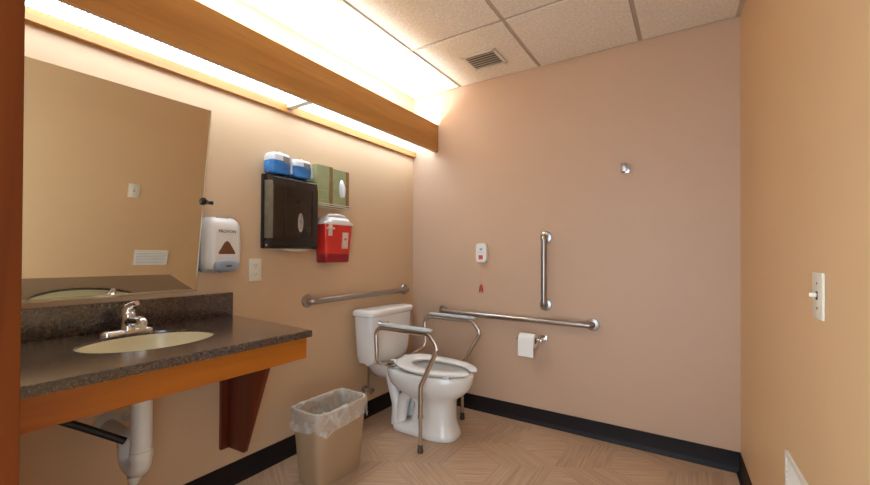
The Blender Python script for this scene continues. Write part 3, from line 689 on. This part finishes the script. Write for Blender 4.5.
bm = B(); disc_stack(bm, (.630, -.018, .885), (0, 0, 1), [(0, .004), (.004, .013), (.022, .013), (.036, .009), (.048, .004)], 16); disc_stack(bm, (.620, -.018, .872), (.1, 0, 1), [(0, .004), (.018, .006)], 8); disc_stack(bm, (.640, -.018, .876), (-.1, 0, 1), [(0, .004), (.018, .006)], 8); obj('pull_tag', bm, M['pull'], cs)
hk = thing('robe_hook', 'small chrome hook high on the far wall', 'hook', (1.595, -.01, 1.68))
bm = B(); box(bm, 1.572, 1.618, -.008, -.0005, 1.656, 1.704, .003); obj('base_plate', bm, M['chrome'], hk)
bm = B(); box(bm, 1.582, 1.610, -.045, -.008, 1.668, 1.694, .004); obj('post', bm, M['chrome'], hk)
bm = B(); box(bm, 1.570, 1.604, -.054, -.044, 1.656, 1.708, .004); obj('hook_face', bm, M['steel'], hk)
hp = thing('toilet_paper_holder', 'chrome toilet paper holder under the long grab bar', 'toilet paper holder', (1.02, -.04, .56))
for x_ in (.938, 1.092):
    bm = B(); box(bm, x_-.022, x_+.022, -.009, -.0005, .560, .610, .003); obj('mount', bm, M['chrome'], hp)
    bm = B(); box(bm, x_-.010, x_+.010, -.090, -.008, .574, .596, .004); obj('arm', bm, M['chrome'], hp)
bm = B(); cyl(bm, (.948, -.078, .585), (1.082, -.078, .585), .009, 14); obj('roller', bm, M['chrome'], hp)
tp = thing('toilet_paper_roll', 'white toilet paper roll with a hanging sheet', 'toilet paper', (1.0, -.078, .54))
RX0, RX1 = .955, 1.062
bm = B(); seg = 40
def rg(x, r_): return [(x, -.078+r_*math.cos(2*PI*k/seg), .580+r_*math.sin(2*PI*k/seg)) for k in range(seg)]
ring_loft(bm, [rg(RX0, .021), rg(RX0, .044), rg(RX0+.002, .046), rg(RX1-.002, .046), rg(RX1, .044), rg(RX1, .021), rg(RX0, .021)], False, False); obj('roll', bm, M['paper'], tp, ang=40)
bm = B(); ring_loft(bm, [rg(RX0+.001, .0205), rg(RX1+.001, .0205), rg(RX1+.001, .019), rg(RX0+.001, .019), rg(RX0+.001, .0205)], False, False); obj('core', bm, M['core'], tp)
bm = B(); pr_ = [(-.078+.0468*math.cos(a), .580+.0468*math.sin(a)) for a in [PI/2+PI/2*k/8 for k in range(9)]]+[(-.126, .54), (-.127, .50), (-.125, .478)]
pr2 = [(y-.0006, z+.0002) for y, z in pr_]
for x_ in (0,):
    va_ = [[bm.verts.new((x, y, z)) for y, z in pr_+pr2[::-1]] for x in (RX0+.001, RX1-.001)]
    n_ = len(va_[0])
    for i in range(n_): bm.faces.new((va_[0][i], va_[0][(i+1) % n_], va_[1][(i+1) % n_], va_[1][i]))
obj('hanging_sheet', bm, M['paper'], tp)

# ------------------------------------------------------------------ right wall: switch and grille
def mr_(u, v, d):      # u along the wall (metres from the far corner), v height, d off the wall
    return (W+u*st-d*ct, -u*ct-d*st, v)
sw = thing('light_switch', 'ivory light switch on the right wall', 'light switch', mr_(1.32, .998, 0))
bm = B(); prism(bm, [(1.278, .997), (1.360, .997), (1.360, 1.113), (1.278, 1.113)], mr_, .0005, .006, .0015); obj('cover_plate', bm, M['ivory'], sw)
bm = B(); prism(bm, [(1.314, 1.045), (1.324, 1.045), (1.324, 1.066), (1.314, 1.066)], mr_, .005, .0075); obj('toggle_slot', bm, M['slot'], sw, smooth=False)
bm = B(); prism(bm, [(1.3155, 1.052), (1.3225, 1.052), (1.3225, 1.062), (1.3155, 1.062)], mr_, .0072, .021, .001); obj('toggle', bm, M['ivory'], sw)
for z in (1.024, 1.086):
    bm = B(); disc_stack(bm, mr_(1.319, z, .0055), Vector((-ct, -st, 0)), [(0, .0032), (.0012, .003)], 12); obj('screw', bm, M['slot'], sw)
wg = thing('wall_grille', 'white louvred air grille low on the right wall', 'air grille', mr_(1.12, .40, 0))
bm = B()
for a_ in (((.998, .520), (1.258, .536)), ((.998, .400), (1.258, .416)), ((.998, .416), (1.014, .520)), ((1.242, .416), (1.258, .520))):
    (u0, v0), (u1, v1) = a_; prism(bm, [(u0, v0), (u1, v0), (u1, v1), (u0, v1)], mr_, .0005, .008)
obj('frame', bm, M['white'], wg, smooth=False)
bm = B(); prism(bm, [(1.012, .414), (1.244, .414), (1.244, .522), (1.012, .522)], mr_, .0005, .0012); obj('duct_opening', bm, M['ventd'], wg, smooth=False)
for k in range(7):
    z = .421+k*.0145; bm = B()
    t_ = [(z, .0078), (z+.0095, .0025), (z+.0105, .0035), (z+.0014, .0088)]
    prism(bm, t_, lambda u, v, d: mr_(d, u, v), 1.013, 1.243); obj('louvre', bm, M['white'], wg, smooth=False)

# ------------------------------------------------------------------ ceiling vent
cv = thing('ceiling_vent', 'small louvred exhaust vent in the ceiling near the far wall', 'vent', (.80, -.29, H-.012))
bm = B(); zc0, zc1 = H-.010, H-.0025
X0, X1, YA, YB = .665, .905, -.405, -.190
for a_ in ((X0, X0+.022, YA, YB), (X1-.022, X1, YA, YB), (X0, X1, YA, YA+.018), (X0, X1, YB-.018, YB)): box(bm, a_[0], a_[1], a_[2], a_[3], zc0, zc1)
obj('frame', bm, M['ventm'], cv, smooth=False)
bm = B(); box(bm, X0+.02, X1-.02, YA+.016, YB-.016, H-.0035, H-.0022); obj('duct_opening', bm, M['ventd'], cv, smooth=False)
for k in range(6):
    y = YA+.026+k*.0285; bm = B(); prism(bm, [(y, H-.0105), (y+.014, H-.005), (y+.016, H-.0058), (y+.002, H-.0115)], lambda u, v, d: (d, u, v), X0+.02, X1-.02); obj('slat', bm, M['ventm'], cv, smooth=False)

# ------------------------------------------------------------------ camera
f, yw, pit, rol = 398.780773, .575294, .00753636, .0049032
F = Vector((-math.sin(yw)*math.cos(pit), math.cos(yw)*math.cos(pit), math.sin(pit)))
R = Vector((math.cos(yw), math.sin(yw), 0)); U = R.cross(F)
R2 = R*math.cos(rol)+U*math.sin(rol); U2 = -R*math.sin(rol)+U*math.cos(rol)
cam = bpy.data.cameras.new('camera'); co = bpy.data.objects.new('camera', cam); C.objects.link(co)
mw = Matrix((R2, U2, -F)).transposed().to_4x4(); mw.translation = (1.9203, -2.68529, 1.155036); co.matrix_world = mw
cam.sensor_width = 36; cam.lens = f/870*36; cam.clip_start = .02
cam.shift_x = (435-431.11)/870; cam.shift_y = (250.982-242.5)/870
bpy.context.scene.camera = co

# ------------------------------------------------------------------ light through the doorway
w = bpy.data.worlds.new('world'); bpy.context.scene.world = w; w.use_nodes = True
w.node_tree.nodes['Background'].inputs[0].default_value = (.82, 1.0, 1.18, 1); w.node_tree.nodes['Background'].inputs[1].default_value = 1.35
vs_ = bpy.context.scene.view_settings
vs_.view_transform = 'Standard'; vs_.look = 'None'; vs_.gamma = 1; vs_.use_curve_mapping = False; vs_.exposure = 1.66
